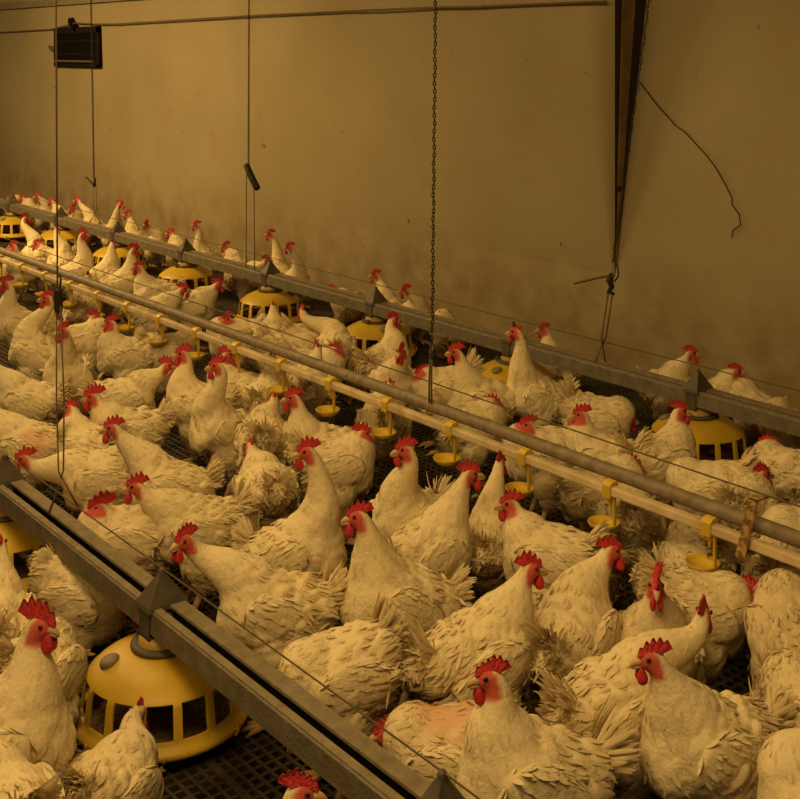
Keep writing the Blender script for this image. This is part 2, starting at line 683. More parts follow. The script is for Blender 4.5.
# rusty strap holding the two pipes together
sx = x_on(757, DRINK_Y) + 4
bm = bmesh.new()
q = []
for dx, z in ((-.018, -.070), (.016, .064)):
    for ox in (-.012, .012):
        for yy in (-.036, -.0325):
            q.append(bm.verts.new((sx + dx + ox, yy, z)))
for ids in ((0, 2, 6, 4), (1, 5, 7, 3), (0, 4, 5, 1), (2, 3, 7, 6), (0, 1, 3, 2), (4, 6, 7, 5)):
    bm.faces.new([q[i] for i in ids])
add_box(bm, (sx - .030, -.036, -.073), (sx - .006, .012, -.069))
add_box(bm, (sx + .004, -.036, .061), (sx + .028, .004, .065))
tag(link('strap', bm_mesh(bm, 'strap'), M['rust'], droot), 'rusty steel strap')


# ------------------------------------------------------------------ wires, cords and chains
def thing_tube(name, pts, rad, m, label, cat, group=None, seg=6):
    o = link(name, tube_mesh(name, pts, rad, seg), M[m])
    return tag(o, label, cat, group)


def chain_mesh(p0, p1, link_len=.024, wob=0.0):
    p0, p1 = Vector(p0), Vector(p1)
    n = max(2, int((p1 - p0).length / (link_len * .78)))
    bm = bmesh.new()
    t = (p1 - p0).normalized()
    a = t.orthogonal().normalized()
    b = t.cross(a)
    for i in range(n):
        c = p0.lerp(p1, (i + .5) / n)
        if wob:
            c = c + a * (wob * math.sin(i * .9)) + b * (wob * math.cos(i * 1.7))
        u, w = (a, b) if i % 2 else (b, a)
        pts = []
        for k in range(9):
            th = 2 * math.pi * k / 8
            pts.append(c + t * (math.cos(th) * link_len * .5) + u * (math.sin(th) * link_len * .26))
        add_tube(bm, pts, link_len * .125, 4, False)
    return bm_mesh(bm, 'chain', True)


def v_hook(root, knot, foot_a, foot_b, r, m, o0):
    k = Vector(knot) - o0
    link('spreader_wire', tube_mesh('spreader_wire', [Vector(foot_a) - o0, k, Vector(foot_b) - o0], r, 6), M[m], root)


CEIL = 2.6
wg = 'thin wires stretched above the lines'
xa, xb = XN[2] - 1.2, XN[0] + .5
o = thing_tube('perch_guard_wire', [(xa, NEAR_Y, .334)] + [(x, NEAR_Y, .343) for x in XN[::-1]] + [(xb, NEAR_Y, .338)], .0017, 'thin', 'thin wire over the ridge of the front feeder rail', 'wire', wg)
thing_tube('perch_guard_wire', [(x, FAR_Y + .02, RAIL_Z + .075) for x in np.linspace(-13.4, -.9, 12)], .002, 'thin', 'thin wire stretched just above the back feeder rail', 'wire', wg)
thing_tube('perch_guard_wire', [(x, DRINK_Y, DZ + .066) for x in np.linspace(dx0 - 4, dx1 - 4, 10)], .002, 'thin', 'thin wire stretched just above the drinker line', 'wire', wg)

cg = 'cords and chains hanging from above'
# left cord with a doubled loop, holding the front rail
x = x_on(61, NEAR_Y)
kn = on_y(62, 478, NEAR_Y)
o0 = Vector((kn[0], NEAR_Y, 0))
root = empty('suspension_rope', o0)
tag(root, 'thin brown cord at far left ending in a doubled loop tied to the front rail', 'cord', cg)
rg = on_y(57.5, 303, NEAR_Y)
tp = on_y(54, -60, NEAR_Y)
tp[2] = CEIL
link('cord', tube_mesh('cord', [Vector(tp) - o0, Vector(rg) - o0], .0024, 6), M['cord'], root)
pts = [on_y(56.5, 300, NEAR_Y), on_y(56.5, 400, NEAR_Y), on_y(58.5, 470, NEAR_Y), on_y(61, 478, NEAR_Y), on_y(63.5, 470, NEAR_Y), on_y(64, 400, NEAR_Y), on_y(60.5, 306, NEAR_Y)]
link('loop', tube_mesh('loop', [Vector(p) - o0 for p in pts], .0021, 6), M['cord'], root)
bm = bmesh.new()
c = Vector(on_y(58.5, 300, NEAR_Y)) - o0
add_box(bm, (c.x - .012, -.008, c.z - .030), (c.x + .012, .008, c.z + .028), .004)
add_tube(bm, [c + Vector((.008, 0, .03)), c + Vector((.015, 0, .055)), c + Vector((.006, 0, .062))], .003, 6)
link('pulley_block', bm_mesh(bm, 'pulley_block'), M['chain'], root)
fa, fb = on_y(49, 513, NEAR_Y - .03), on_y(80, 510, NEAR_Y + .035)
v_hook(root, kn, fa, fb, .0032, 'lip', o0)

# cord with a hook on the back rail, left
px, py = 95, 214
kn = on_y(95, 213, FAR_Y)
o0 = Vector((kn[0], FAR_Y, 0))
root = empty('suspension_rope', o0)
tag(root, 'twisted dark cord with a small hook hanging beside the black wall box', 'cord', cg)
hk = on_y(94, 180, FAR_Y)
tp = on_y(91, 0, FAR_Y)
tp2 = tp + (tp - hk) * ((CEIL - tp[2]) / (tp[2] - hk[2]))
link('chain', chain_mesh(Vector(tp2) - o0, Vector(hk) - o0, .02), M['chain'], root)
link('doubled_cord', tube_mesh('doubled_cord', [Vector(p) - o0 for p in (on_y(93, 186, FAR_Y), on_y(93.5, 210, FAR_Y), kn, on_y(96.5, 210, FAR_Y), on_y(96, 186, FAR_Y))], .003, 6), M['cord'], root)
bm = bmesh.new()
q = [Vector(on_y(*p, FAR_Y)) - o0 for p in ((86, 177), (91, 182), (94.5, 186), (95, 178))]
add_tube(bm, q, [.004, .006, .010, .008], 6)
link('hook', bm_mesh(bm, 'hook', True), M['chain'], root)
v_hook(root, kn, on_y(90, 222, FAR_Y - .03), on_y(101.5, 224.5, FAR_Y + .03), .0035, 'cord', o0)

# cord with a toggle bar
kn = on_y(250, 262, FAR_Y)
o0 = Vector((kn[0], FAR_Y, 0))
root = empty('suspension_rope', o0)
tag(root, 'dark cord with a thick slanted toggle bar, left of the middle chain', 'cord', cg)
hk = on_y(248.5, 166, FAR_Y)
tp = on_y(249, 0, FAR_Y)
tp2 = tp + (tp - hk) * ((CEIL - tp[2]) / (tp[2] - hk[2]))
link('chain', chain_mesh(Vector(tp2) - o0, Vector(hk) - o0, .017), M['chain'], root)
q = [Vector(on_y(*p, FAR_Y)) - o0 for p in ((246, 164.5), (246.6, 165.6), (250, 174), (257, 188), (257.6, 189.4))]
link('toggle_bar', tube_mesh('toggle_bar', q, [.010, .018, .019, .019, .012], 10), M['chain'], root)
link('doubled_cord', tube_mesh('doubled_cord', [Vector(on_y(*p, FAR_Y)) - o0 for p in ((246.5, 170), (246, 266), (246, 281))], .003, 6), M['cord'], root)
link('doubled_cord', tube_mesh('doubled_cord', [Vector(on_y(*p, FAR_Y)) - o0 for p in ((254, 188), (254.5, 258), (254.5, 272))], .003, 6), M['cord'], root)

# middle chain, holds the drinker line
kn = on_y(430, 402, DRINK_Y)
o0 = Vector((kn[0], DRINK_Y, 0))
root = empty('suspension_chain', o0)
tag(root, 'long dark chain near the middle hanging down to the drinker line', 'chain', cg)
hk = on_y(432, 352, DRINK_Y)
tp = on_y(435.5, 0, DRINK_Y)
tp2 = tp + (tp - hk) * ((CEIL - tp[2]) / (tp[2] - hk[2]))
link('chain', chain_mesh(Vector(tp2) - o0, Vector(hk) - o0, .0148, .0012), M['chain'], root)
link('doubled_cord', tube_mesh('doubled_cord', [Vector(p) - o0 for p in (on_y(431, 345, DRINK_Y), on_y(429.6, 370, DRINK_Y), on_y(429, 408, DRINK_Y))], .0028, 6), M['cord'], root)
link('doubled_cord', tube_mesh('doubled_cord', [Vector(p) - o0 for p in (on_y(433, 345, DRINK_Y), on_y(431.5, 370, DRINK_Y), on_y(431.5, 408, DRINK_Y))], .0028, 6), M['cord'], root)
bm = bmesh.new()
c = Vector(hk) - o0
add_tube(bm, [c + Vector((-.006, 0, .015)), c + Vector((.004, .004, 0)), c + Vector((-.003, -.003, -.012)), c + Vector((.016, 0, -.022))], [.005, .008, .007, .003], 6)
link('hook', bm_mesh(bm, 'hook', True), M['chain'], root)

# right chain with a lever, beside the wedge
kn = on_y(602.5, 344, FAR_Y)
o0 = Vector((kn[0], FAR_Y, 0))
root = empty('suspension_chain', o0)
tag(root, 'slanting dark chain with a lever bar beside the end of the wall panel', 'chain', cg)
hk = on_y(613, 262, FAR_Y)
mid = on_y(637, 88, FAR_Y)
tp2 = mid + (mid - hk) * ((CEIL - mid[2]) / (mid[2] - hk[2]))
link('chain', chain_mesh(Vector(tp2) - o0, Vector(hk) - o0, .015, .002), M['chain'], root)
link('chain_tail', tube_mesh('chain_tail', [Vector(on_y(*p, FAR_Y)) - o0 for p in ((614, 260), (618, 268), (618.5, 276), (614, 282))], .003, 6), M['chain'], root)
link('lever_bar', tube_mesh('lever_bar', [Vector(on_y(*p, FAR_Y)) - o0 for p in ((574.5, 283.5), (596, 278), (614, 275))], [.0045, .005, .0055], 8), M['lip'], root)
link('knot', tube_mesh('knot', [Vector(on_y(*p, FAR_Y)) - o0 for p in ((612, 274), (609.5, 281), (612, 287), (609, 292), (614, 294))], [.010, .014, .010, .011, .005], 7), M['chain'], root)
for a_, b_ in (((608.5, 290), (601.5, 338)), ((612.5, 293), (606, 336))):
    link('doubled_cord', tube_mesh('doubled_cord', [Vector(on_y(*p, FAR_Y)) - o0 for p in (a_, b_, (602.5, 345))], .0035, 6), M['lip'], root)
v_hook(root, kn, on_y(595, 362, FAR_Y - .02), on_y(606, 366, FAR_Y + .02), .0035, 'cord', o0)

# wire strung along the top of the wall panel
pts = []
for p in ((-60, 35), (0, 32.5), (53, 29.5)):
    pts.append(on_panel(*p) + np.array([0, -.02, 0]))
for p in ((80, 23), (100, 24.2), (121, 24), (250, 16.2), (350, 11.5), (437, 7.8)):
    pts.append(on_panel(*p) + np.array([0, -.035, 0]))
pts.append(on_panel(478, 7.2) + np.array([0, -.035, 0]))
pts.append(on_panel(612, 2) + np.array([0, -.035, 0]))
thing_tube('wall_wire', pts, .006, 'cord', 'brown wire strung along the upper wall past the black box', 'wire')

# loose wire on the bare wall at right
pts = [on_y(x, y, WALL_Y - .012) for x, y in ((640, 82), (644, 88), (658, 106), (676, 126), (685, 132), (694, 142), (706, 155), (716, 168), (725, 184), (732, 198), (732, 205), (739, 214), (740.5, 225), (733, 230), (731.5, 238))]
thing_tube('loose_wire', pts, .0024, 'chain', 'loose dark wire drooping down the bare wall at right', 'wire')

# black wall box
pc = on_panel(79, 47) - np.array([0, .012, 0])
root = empty('wall_vent_box', (pc[0], pc[1], pc[2]))
tag(root, 'square black vent box mounted high on the left of the wall', 'vent box')
pl, pr = on_panel(57, 47), on_panel(102, 47)
hw = abs(pr[0] - pl[0]) / 2
hh = (on_panel(79, 27.5)[2] - on_panel(79, 67.5)[2]) / 2
bm = bmesh.new()
add_box(bm, (-hw, -.012, -hh), (hw, .05, hh), .004)
link('housing', bm_mesh(bm, 'housing'), M['black'], root)
bm = bmesh.new()
fr = .05 * hh / .16
for lo, hi in (((-hw, -.02, hh - fr), (hw, -.008, hh)), ((-hw, -.02, -hh), (hw, -.008, -hh + fr * .5)), ((-hw, -.02, -hh), (-hw + .03, -.008, hh)), ((hw - .05, -.02, -hh), (hw, -.008, hh))):
    add_box(bm, lo, hi, .003)
link('front_frame', bm_mesh(bm, 'front_frame'), M['black2'], root)
bm = bmesh.new()
for zz in (.10, -.12):
    add_box(bm, (-hw + .03, -.018, hh * zz * 3 - .006), (hw - .06, -.008, hh * zz * 3 + .006))
link('shutter_blade', bm_mesh(bm, 'shutter_blade'), M['black2'], root)
bm = bmesh.new()
add_box(bm, (-hw + .02, -.026, -hh * .76), (hw - .09, -.008, -hh * .66), .002)
link('bottom_lip', bm_mesh(bm, 'bottom_lip'), M['lip'], root)
bm = bmesh.new()
q = [Vector(on_panel(*p)) + Vector((0, -.02, 0)) - Vector(pc) for p in ((73, 20), (76, 25.5), (79, 29))]
add_tube(bm, q, [.032, .034, .03], 4)
link('top_bracket', bm_mesh(bm, 'top_bracket'), M['black'], root)
bm = bmesh.new()
q = [Vector(on_panel(*p)) + Vector((0, -.02, 0)) - Vector(pc) for p in ((51.5, 46.5), (54, 48.5), (58, 50))]
add_tube(bm, q, [.012, .024, .03], 4)
link('side_latch', bm_mesh(bm, 'side_latch'), M['lip'], root)


# ------------------------------------------------------------------ chickens
def unit(v):
    v = np.asarray(v, dtype=float)
    n = np.linalg.norm(v, axis=-1, keepdims=True)
    return v / np.maximum(n, 1e-9)


_SPH = {}


def sph(seg, rings):
    if (seg, rings) not in _SPH:
        V = [(0, 0, 1)]
        for i in range(1, rings):
            th = math.pi * i / rings
            V += [(math.sin(th) * math.cos(2 * math.pi * k / seg), math.sin(th) * math.sin(2 * math.pi * k / seg), math.cos(th)) for k in range(seg)]
        V.append((0, 0, -1))
        F = []
        for k in range(seg):
            F.append((0, 1 + k, 1 + (k + 1) % seg))
            F.append((len(V) - 1, len(V) - 1 - seg + (k + 1) % seg, len(V) - 1 - seg + k))
        for i in range(rings - 2):
            a = 1 + i * seg
            for k in range(seg):
                F.append((a + k, a + seg + k, a + seg + (k + 1) % seg))
                F.append((a + k, a + seg + (k + 1) % seg, a + (k + 1) % seg))
        _SPH[(seg, rings)] = (np.array(V), np.array(F))
    return _SPH[(seg, rings)]


def blob_union(blobs, voxel, smooth=6):
    """blobs: (centre, radii, 3x3 frame or None). Fuses them into one skin."""
    Vs, Fs, n = [], [], 0
    for c, r, fr in blobs:
        V, F = sph(14, 9)
        v = V * np.asarray(r)
        if fr is not None:
            v = v @ np.asarray(fr)
        Vs.append(v + np.asarray(c))
        Fs.append(F + n)
        n += len(V)
    me = mesh_np('tmp', np.concatenate(Vs), np.concatenate(Fs))
    o = bpy.data.objects.new('tmp', me)
    COL.objects.link(o)
    md = o.modifiers.new('r', 'REMESH')
    md.mode = 'VOXEL'
    md.voxel_size = voxel
    ms = o.modifiers.new('s', 'SMOOTH')
    ms.iterations = smooth
    ms.factor = .5
    dg = bpy.context.evaluated_depsgraph_get()
    out = bpy.data.meshes.new_from_object(o.evaluated_get(dg))
    bpy.data.objects.remove(o)
    bpy.data.meshes.remove(me)
    return out


def vcoords(me):
    a = np.empty(len(me.vertices) * 3, dtype=np.float32)
    me.vertices.foreach_get('co', a)
    return a.reshape(-1, 3).astype(float)


def vnormals(me):
    a = np.empty(len(me.vertices) * 3, dtype=np.float32)
    me.vertices.foreach_get('normal', a)
    return a.reshape(-1, 3).astype(float)


S_ROWS = np.array([0, .38, .72, 1.0])
W_ROWS = np.array([.5, 1.0, .85, .22])


def feather_cards(P, N, T, L, W, lift, curl, soft=.6):
    """P,N,T (n,3): root, surface normal, growth direction; returns verts, quads, normals"""
    n = len(P)
    B = unit(np.cross(N, T))
    s = S_ROWS[None, :, None]
    w = (W_ROWS[None, :] * W[:, None])[:, :, None]
    cl, sl = np.cos(lift)[:, None, None], np.sin(lift)[:, None, None]
    L3 = L[:, None, None]
    mid = P[:, None, :] + T[:, None, :] * (L3 * s * cl) + N[:, None, :] * (L3 * s * sl - L3 * curl[:, None, None] * s * s - .001)
    Vv = np.stack([mid - B[:, None, :] * w * .5 - N[:, None, :] * w * .10, mid + B[:, None, :] * w * .5 - N[:, None, :] * w * .10], axis=2)
    V = Vv.reshape(n * 8, 3)
    base = (np.arange(n) * 8)[:, None]
    q = np.array([[1, 0, 2, 3], [3, 2, 4, 5], [5, 4, 6, 7]]).reshape(1, 12)
    F = (base + q).reshape(-1, 4)
    cn = unit(N * np.cos(lift)[:, None] - T * np.sin(lift)[:, None])
    nb = soft * N + (1 - soft) * cn
    nn = np.repeat(nb[:, None, :], 8, axis=1).reshape(n, 4, 2, 3)
    ed = .28 * (1 - soft) * 2.5
    nn[:, :, 0] -= B[:, None, :] * ed
    nn[:, :, 1] += B[:, None, :] * ed
    nn = nn + (T[:, None, None, :] * (S_ROWS[None, :, None, None] - .35) * (1 - soft) * .5)
    return V, F, unit(nn.reshape(-1, 3))


def smoothstep(a, b, x):
    t = np.clip((x - a) / (b - a), 0, 1)
    return t * t * (3 - 2 * t)


def head_frame(d, pitch):
    h = np.array([math.cos(d), math.sin(d), 0.0])
    side = np.array([-math.sin(d), math.cos(d), 0.0])
    f = h * math.cos(pitch) + np.array([0, 0, 1]) * math.sin(pitch)
    u = np.cross(f, side)
    return f, side, u


def comb_mesh(H, f, side, u, size, flop, rng):
    nc, nr = 25, 5
    pts = 5 + int(rng.integers(0, 2))
    cols = []
    ph = rng.random() * .3
    tooth = rng.random(7)
    V = []
    for sgn in (1, -1):
        for i in range(nc):
            a = i / (nc - 1)
            x = (.026 - .050 * a)
            zb = .0150 * math.sqrt(max(0.0, 1 - (x / .030) ** 2)) - .002
            env = math.sin(math.pi * min(1, a * .92 + .08)) ** .55
            ia = int(a * pts + ph)
            saw = abs(((a * pts + ph) % 1.0) - .5) * 2
            top = (.011 + .021 * (1 - saw ** 1.5) * (.62 + .5 * tooth[ia % 7])) * env + .006 * a
            xt = x - .020 * a - .001
            for j in range(nr):
                t = j / (nr - 1)
                px = x * (1 - t) + xt * t
                pz = zb * size ** .2 + top * t * size
                th = (.0052 * (1 - t) + .0012) * sgn * (1 if 0 < i < nc - 1 else .2)
                sd = th + flop * (top * t * size) ** 2 * 18
                V.append(H + f * px * (size ** .5) + u * pz + side * sd)
    V = np.array(V)
    F = []
    k = nc * nr
    for s_ in (0, 1):
        for i in range(nc - 1):
            for j in range(nr - 1):
                a = s_ * k + i * nr + j
                q = (a, a + nr, a + nr + 1, a + 1)
                F.append(q if s_ else q[::-1])
    for i in range(nc - 1):
        a = i * nr + nr - 1
        F.append((a, a + nr, k + a + nr, k + a))
    for e in (0, nc - 1):
        for j in range(nr - 1):
            a = e * nr + j
            F.append((a, a + 1, k + a + 1, k + a) if e == 0 else (a + 1, a, k + a, k + a + 1))
    return mesh_np('comb', V, np.array(F))


def ellipsoid_mesh(name, c, r, fr, seg=14, rings=10, fn=None):
    V, F = sph(seg, rings)
    v = V * np.asarray(r)
    if fn is not None:
        v = fn(v, V)
    v = v @ np.asarray(fr) + np.asarray(c)
    return mesh_np(name, v, F)


def beak_mesh(H, f, side, u):
    bm = bmesh.new()
    p = [H + f * a + u * b for a, b in ((.016, -.001), (.0235, -.001), (.030, -.003), (.0352, -.006), (.038, -.011))]
    add_tube(bm, p, [.0080, .0070, .0052, .0032, .0008], 10)
    p = [H + f * a + u * b for a, b in ((.016, -.008), (.0245, -.0085), (.031, -.010), (.035, -.012))]
    add_tube(bm, p, [.0065, .0055, .0038, .001], 8)
    return bm_mesh(bm, 'beak', True)


HEN_N = 0


def make_hen(pos, heading, head_world, hdir, label, group, s=1.0, detail=1.0, zdrop=0.0, patches=(), pitch=-.12, comb=1.0,
             flop=0.0, tail=1.0, dirt=.3, rough=1.0, wings=True, legs=True, tailup=.75, tilt=None):
    """pos: ground point under the body; head_world: centre of the head; hdir: head direction in the world"""
    global HEN_N
    HEN_N += 1
    comb *= .8
    rng = np.random.default_rng(1000 + HEN_N)
    root = empty('white_chicken', (float(pos[0]), float(pos[1]), 0), heading)
    tag(root, label, 'chicken', group)
    c, q = math.cos(-heading), math.sin(-heading)
    rel = np.asarray(head_world, float) - np.array([pos[0], pos[1], 0])
    H = np.array([c * rel[0] - q * rel[1], q * rel[0] + c * rel[1], rel[2]])
    D = np.array([0, 0, -zdrop])
    f, side, u = head_frame(hdir - heading, pitch)
    # ---- skeleton blobs
    bl = []

    if tilt is None:
        tilt = float(np.clip((H[2] + zdrop - .30) / .13, -.35, 1)) * 27
    ct, st = math.cos(R_(tilt)), math.sin(R_(tilt))
    ROT = np.array([[ct, 0, st], [0, 1, 0], [-st, 0, ct]])      # row vectors: v @ ROT tips the breast up

    def loc(x, y, z):
        return (np.array([x, y, z - .23]) @ ROT + np.array([0, 0, .23])) * s + D

    def E(x, y, z, rx, ry, rz, tip=True):
        bl.append((loc(x, y, z) if tip else np.array([x, y, z]) * s + D, np.array([rx, ry, rz]) * s, ROT if tip else None))

    j = lambda a: 1 + a * (rng.random() - .5)
    E(-.112, 0, .272, .040, .034, .034)
    E(-.086, 0, .250, .056, .066 * j(.1), .060)
    E(-.045, 0, .232, .068, .086 * j(.1), .080)
    E(.002, 0, .224, .072, .094, .088)
    E(.040, 0, .226, .062, .088 * j(.08), .082)
    E(.066, 0, .232, .046, .070, .068)
    E(.058, 0, .200, .052, .068, .066)
    E(-.060, 0, .188, .060, .072, .062)
    for sy in (-1, 1):
        E(-.005, sy * .052, .160, .050, .042, .060, False)
        E(-.012, sy * .054, .115, .030, .026, .04, False)
    P0 = loc(.056, 0, .262)
    P3 = H - u * .008 - f * .010
    dist = np.linalg.norm(P3 - P0)
    up = np.clip((P3[2] - P0[2]) / .14, -1, 1)
    t0 = unit(np.array([.75 - .3 * abs(up), 0, up]))
    t1 = unit(u * (.9 if up > -.2 else .1) + f * .35)
    P1 = P0 + t0 * dist * .42
    P2 = P3 - t1 * dist * .34
    tt = np.linspace(0, 1, 17)[:, None]
    C = (1 - tt) ** 3 * P0 + 3 * (1 - tt) ** 2 * tt * P1 + 3 * (1 - tt) * tt ** 2 * P2 + tt ** 3 * P3
    rad = (.0165 + .042 * (1 - tt[:, 0]) ** 1.45) * s
    # stretched necks are thinner
    rad = rad * np.clip(1.15 - .9 * max(0.0, dist - .19), .85, 1.1)
    for p, r in zip(C, rad):
        bl.append((p, np.array([r, r, r]), None))
    fr = np.array([f, side, u])
    bl.append((H, np.array([.0225, .0158, .0180]) * s, fr))
    bl.append((H + f * .0115 * s - u * .0045, np.array([.0135, .0108, .0118]) * s, fr))
    body = blob_union(bl, .0068 if detail > .6 else .0095, 6 if detail > .6 else 4)
    V, N = vcoords(body), vnormals(body)
    # ---- spine for feather flow (tail to head)
    back = np.array([loc(*p) for p in ((-.13, 0, .29), (-.09, 0, .26), (-.04, 0, .235), (.01, 0, .23), (.045, 0, .25))])
    S = np.concatenate([back, C])
    Tn = unit(np.gradient(S, axis=0))
    SR = np.concatenate([np.array([.035, .065, .09, .1, .09]) * s, rad])

    def flow(Pq, Nq):
        d = np.linalg.norm(Pq[:, None, :] - S[None], axis=2) / SR[None]
        w = np.exp(-2.5 * (d - d.min(1, keepdims=True)))
        t = -(w[:, :, None] * Tn[None]).sum(1)
        kk = np.argmin(d, axis=1)
        low = np.where(kk < 6, 1.0, .25)
        t[:, 2] -= .38 * low
        t = t - (t * Nq).sum(1, keepdims=True) * Nq
        return unit(t), kk

    def redness(Pq):
        rel_ = Pq - H
        a, b, cc = rel_ @ f, rel_ @ u, np.abs(rel_ @ side)
        r_ = smoothstep(-.017, -.007, a - .45 * np.maximum(b, 0) + .2 * cc) * smoothstep(.044, .034, np.linalg.norm(rel_, axis=1)) * smoothstep(-.036, -.026, b)
        for (x, y, z, rr) in patches:
            dd = np.linalg.norm(Pq - loc(x, y, z), axis=1)
            r_ = np.maximum(r_, .42 * smoothstep(rr, rr * .45, dd))
        return np.clip(r_, 0, 1)

    kscale = rng.normal(0, 1, (3, 3)) * 18
    kphase = rng.random(3) * 6

    def dirt_shade_of(Pq):
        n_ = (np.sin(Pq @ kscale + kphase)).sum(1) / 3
        lowd = smoothstep(.22, .09, Pq[:, 2])  # browner low belly: soiling and underside shading, both put into the colour
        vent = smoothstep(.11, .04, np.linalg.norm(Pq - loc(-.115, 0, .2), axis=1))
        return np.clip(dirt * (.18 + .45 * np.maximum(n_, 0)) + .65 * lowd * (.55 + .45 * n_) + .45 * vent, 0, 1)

    def tint_of(Pq, base):
        t = np.empty((len(Pq), 3))
        t[:, 0] = dirt_shade_of(Pq)
        t[:, 1] = redness(Pq)
        t[:, 2] = base
        return t

    # lumpy plumage masses
    lump = (np.sin(V @ (kscale * 1.6) + kphase)).sum(1) / 3
    keep = 1 - redness(V)
    bodyw = smoothstep(.10, .16, np.linalg.norm(V - H, axis=1)) * .8 + .2
    k2, p2 = rng.normal(0, 1, (3, 5)) * 62, rng.random(5) * 6
    fluff = np.abs(np.sin(V @ k2 + p2)).mean(1) - .62
    rearv = .35 + .65 * smoothstep(.07, -.06, V[:, 0] / s)
    V2 = V + N * ((lump * .006 * rough + fluff * .024 * rearv * (.6 + .4 * rough)) * keep * bodyw)[:, None]
    body.vertices.foreach_set('co', V2.astype(np.float32).ravel())
    a = body.color_attributes.new('tint', 'FLOAT_COLOR', 'POINT')
    tv = np.ones((len(V), 4), dtype=np.float32)
    tv[:, :3] = tint_of(V, .52)
    a.data.foreach_set('color', tv.ravel())
    body.polygons.foreach_set('use_smooth', np.ones(len(body.polygons), dtype=bool))
    body.update()
    link('body', body, M['skin'], root)
    # ---- plumage
    n = int(5200 * detail)
    idx = rng.integers(0, len(V), n)
    Pq = V2[idx] + rng.normal(0, .0012, (n, 3))
    Nq = N[idx]
    red = redness(Pq)
    rr_ = smoothstep(.0, -.09, Pq[:, 0] / s) + smoothstep(.20, .13, (Pq[:, 2] + zdrop) / s) + smoothstep(.16, .06, np.linalg.norm(Pq - H, axis=1))
    ok = (rng.random(n) < .22 + rr_ * .6) & (rng.random(n) > red * 1.3) & (np.linalg.norm(Pq - H, axis=1) > .019)
    Pq, Nq = Pq[ok], Nq[ok]
    T, kk = flow(Pq, Nq)
    n = len(Pq)
    T = unit(T + rng.normal(0, .22 * rough, (n, 3)))
    T = unit(T - (T * Nq).sum(1, keepdims=True) * Nq)
    neck = smoothstep(6, 12, kk.astype(float))
    rear = smoothstep(-.045, -.10, Pq[:, 0] / s) * (1 - neck)
    lowb = smoothstep(.19, .12, (Pq[:, 2] + zdrop) / s) * (1 - neck)
    hd = smoothstep(.09, .03, np.linalg.norm(Pq - H, axis=1))
    big = 1 / math.sqrt(max(detail, .3))
    L = (.023 * (1 - neck) + .021 * neck - .011 * hd + .008 * rear + .008 * lowb) * rng.uniform(.7, 1.3, n) * s
    W = (.0066 * (1 - neck) + .0060 * neck - .0015 * hd) * rng.uniform(.75, 1.25, n) * s * big
    loose = rng.random(n) < .07 * rough
    lift = R_(2) + R_(3) * rng.random(n) + (R_(2) * (1 - neck) + R_(9) * rear + R_(10) * lowb) * rng.random(n) * rough + loose * R_(9) * (1 - neck)
    curl = .12 + .10 * rng.random(n)
    Vf, Ff, Nf = feather_cards(Pq, Nq, T, L, W, lift, curl, .93)
    tb = tint_of(Pq, np.clip(.60 + rng.normal(0, .10, n), 0, 1))
    tb[:, 1] *= .5
    me = mesh_np('plumage', Vf, Ff, True, Nf, np.repeat(tb, 8, axis=0))
    link('plumage', me, M['feather'], root)
    # ---- wings
    if wings:
        for sy in (1, -1):
            cw = loc(-.014, sy * .072, .234)
            fr_w = np.array([[.98, sy * .10, .10], [-sy * .1, .99, 0], [-.1, 0, .99]])
            fr_w = np.array([unit(r) for r in fr_w]) @ ROT
            Vs, Fs = sph(16, 12)
            rr = np.array([.082, .019, .050]) * s
            Vw = Vs * rr
            Vw[:, 2] *= np.where(Vs[:, 0] < 0, 1 - .45 * Vs[:, 0] ** 2, 1)
            Nw = unit(Vs / rr)
            Vw, Nw = Vw @ fr_w + cw, unit(Nw @ fr_w)
            Vw = Vw + Nw * (np.sin(Vw @ (kscale * 3) + kphase).sum(1) / 3 * .004)[:, None]
            m_ = int(520 * detail)
            ids = rng.integers(0, len(Vs), m_)
            ids = ids[(Vs[ids, 1] * sy > -.05)]
            m_ = len(ids)
            Pw = Vw[ids] + rng.normal(0, .002, (m_, 3))
            Nn = Nw[ids]
            Tw = np.tile(-fr_w[0] + np.array([0, 0, -.28]), (m_, 1)) + rng.normal(0, .14 * rough, (m_, 3))
            Tw = unit(Tw - (Tw * Nn).sum(1, keepdims=True) * Nn)
            rearw = smoothstep(.2, -.8, Vs[ids, 0])
            Lw = (.025 + .022 * rearw) * rng.uniform(.8, 1.2, m_) * s
            Ww = (.0085 + .002 * rearw) * rng.uniform(.85, 1.15, m_) * s * big
            Vc, Fc_, Nc = feather_cards(Pw, Nn, Tw, Lw, Ww, np.full(m_, R_(2)) + R_(4) * rng.random(m_) * rough, np.full(m_, .12), .92)
            nV = len(Vw)
            tri = np.concatenate([Fs, Fs[:, 2:3]], axis=1)
            allV = np.concatenate([Vw, Vc])
            faces = [tuple(r) for r in Fs] + [tuple(r) for r in (Fc_ + nV)]
            tw = np.concatenate([tint_of(Vw, .54), np.repeat(tint_of(Pw, np.clip(.6 + rng.normal(0, .10, m_), 0, 1)), 8, axis=0)])
            link('wing', mesh_np('wing', allV, faces, True, np.concatenate([Nw, Nc]), tw), M['skin'], root)
    # ---- tail
    m_ = max(14, int(150 * (.4 + .6 * detail)))
    ta = rng.uniform(-1, 1, m_)
    el = rng.uniform(0, 1, m_)
    Pt = (np.stack([-.128 + .03 * el, .028 * ta, .045 + .035 * el], axis=1) @ ROT + np.array([0, 0, .23])) * s + D
    Td = unit(np.stack([-np.ones(m_) * .8, .6 * ta, tailup * (.35 + .8 * el)], axis=1) + rng.normal(0, .24 * rough, (m_, 3)))
    Nt = np.stack([np.full(m_, .5), .9 * np.sign(ta) * (.3 + np.abs(ta)), np.full(m_, .5)], axis=1)
    Nt = unit(Nt - (Nt * Td).sum(1, keepdims=True) * Td)
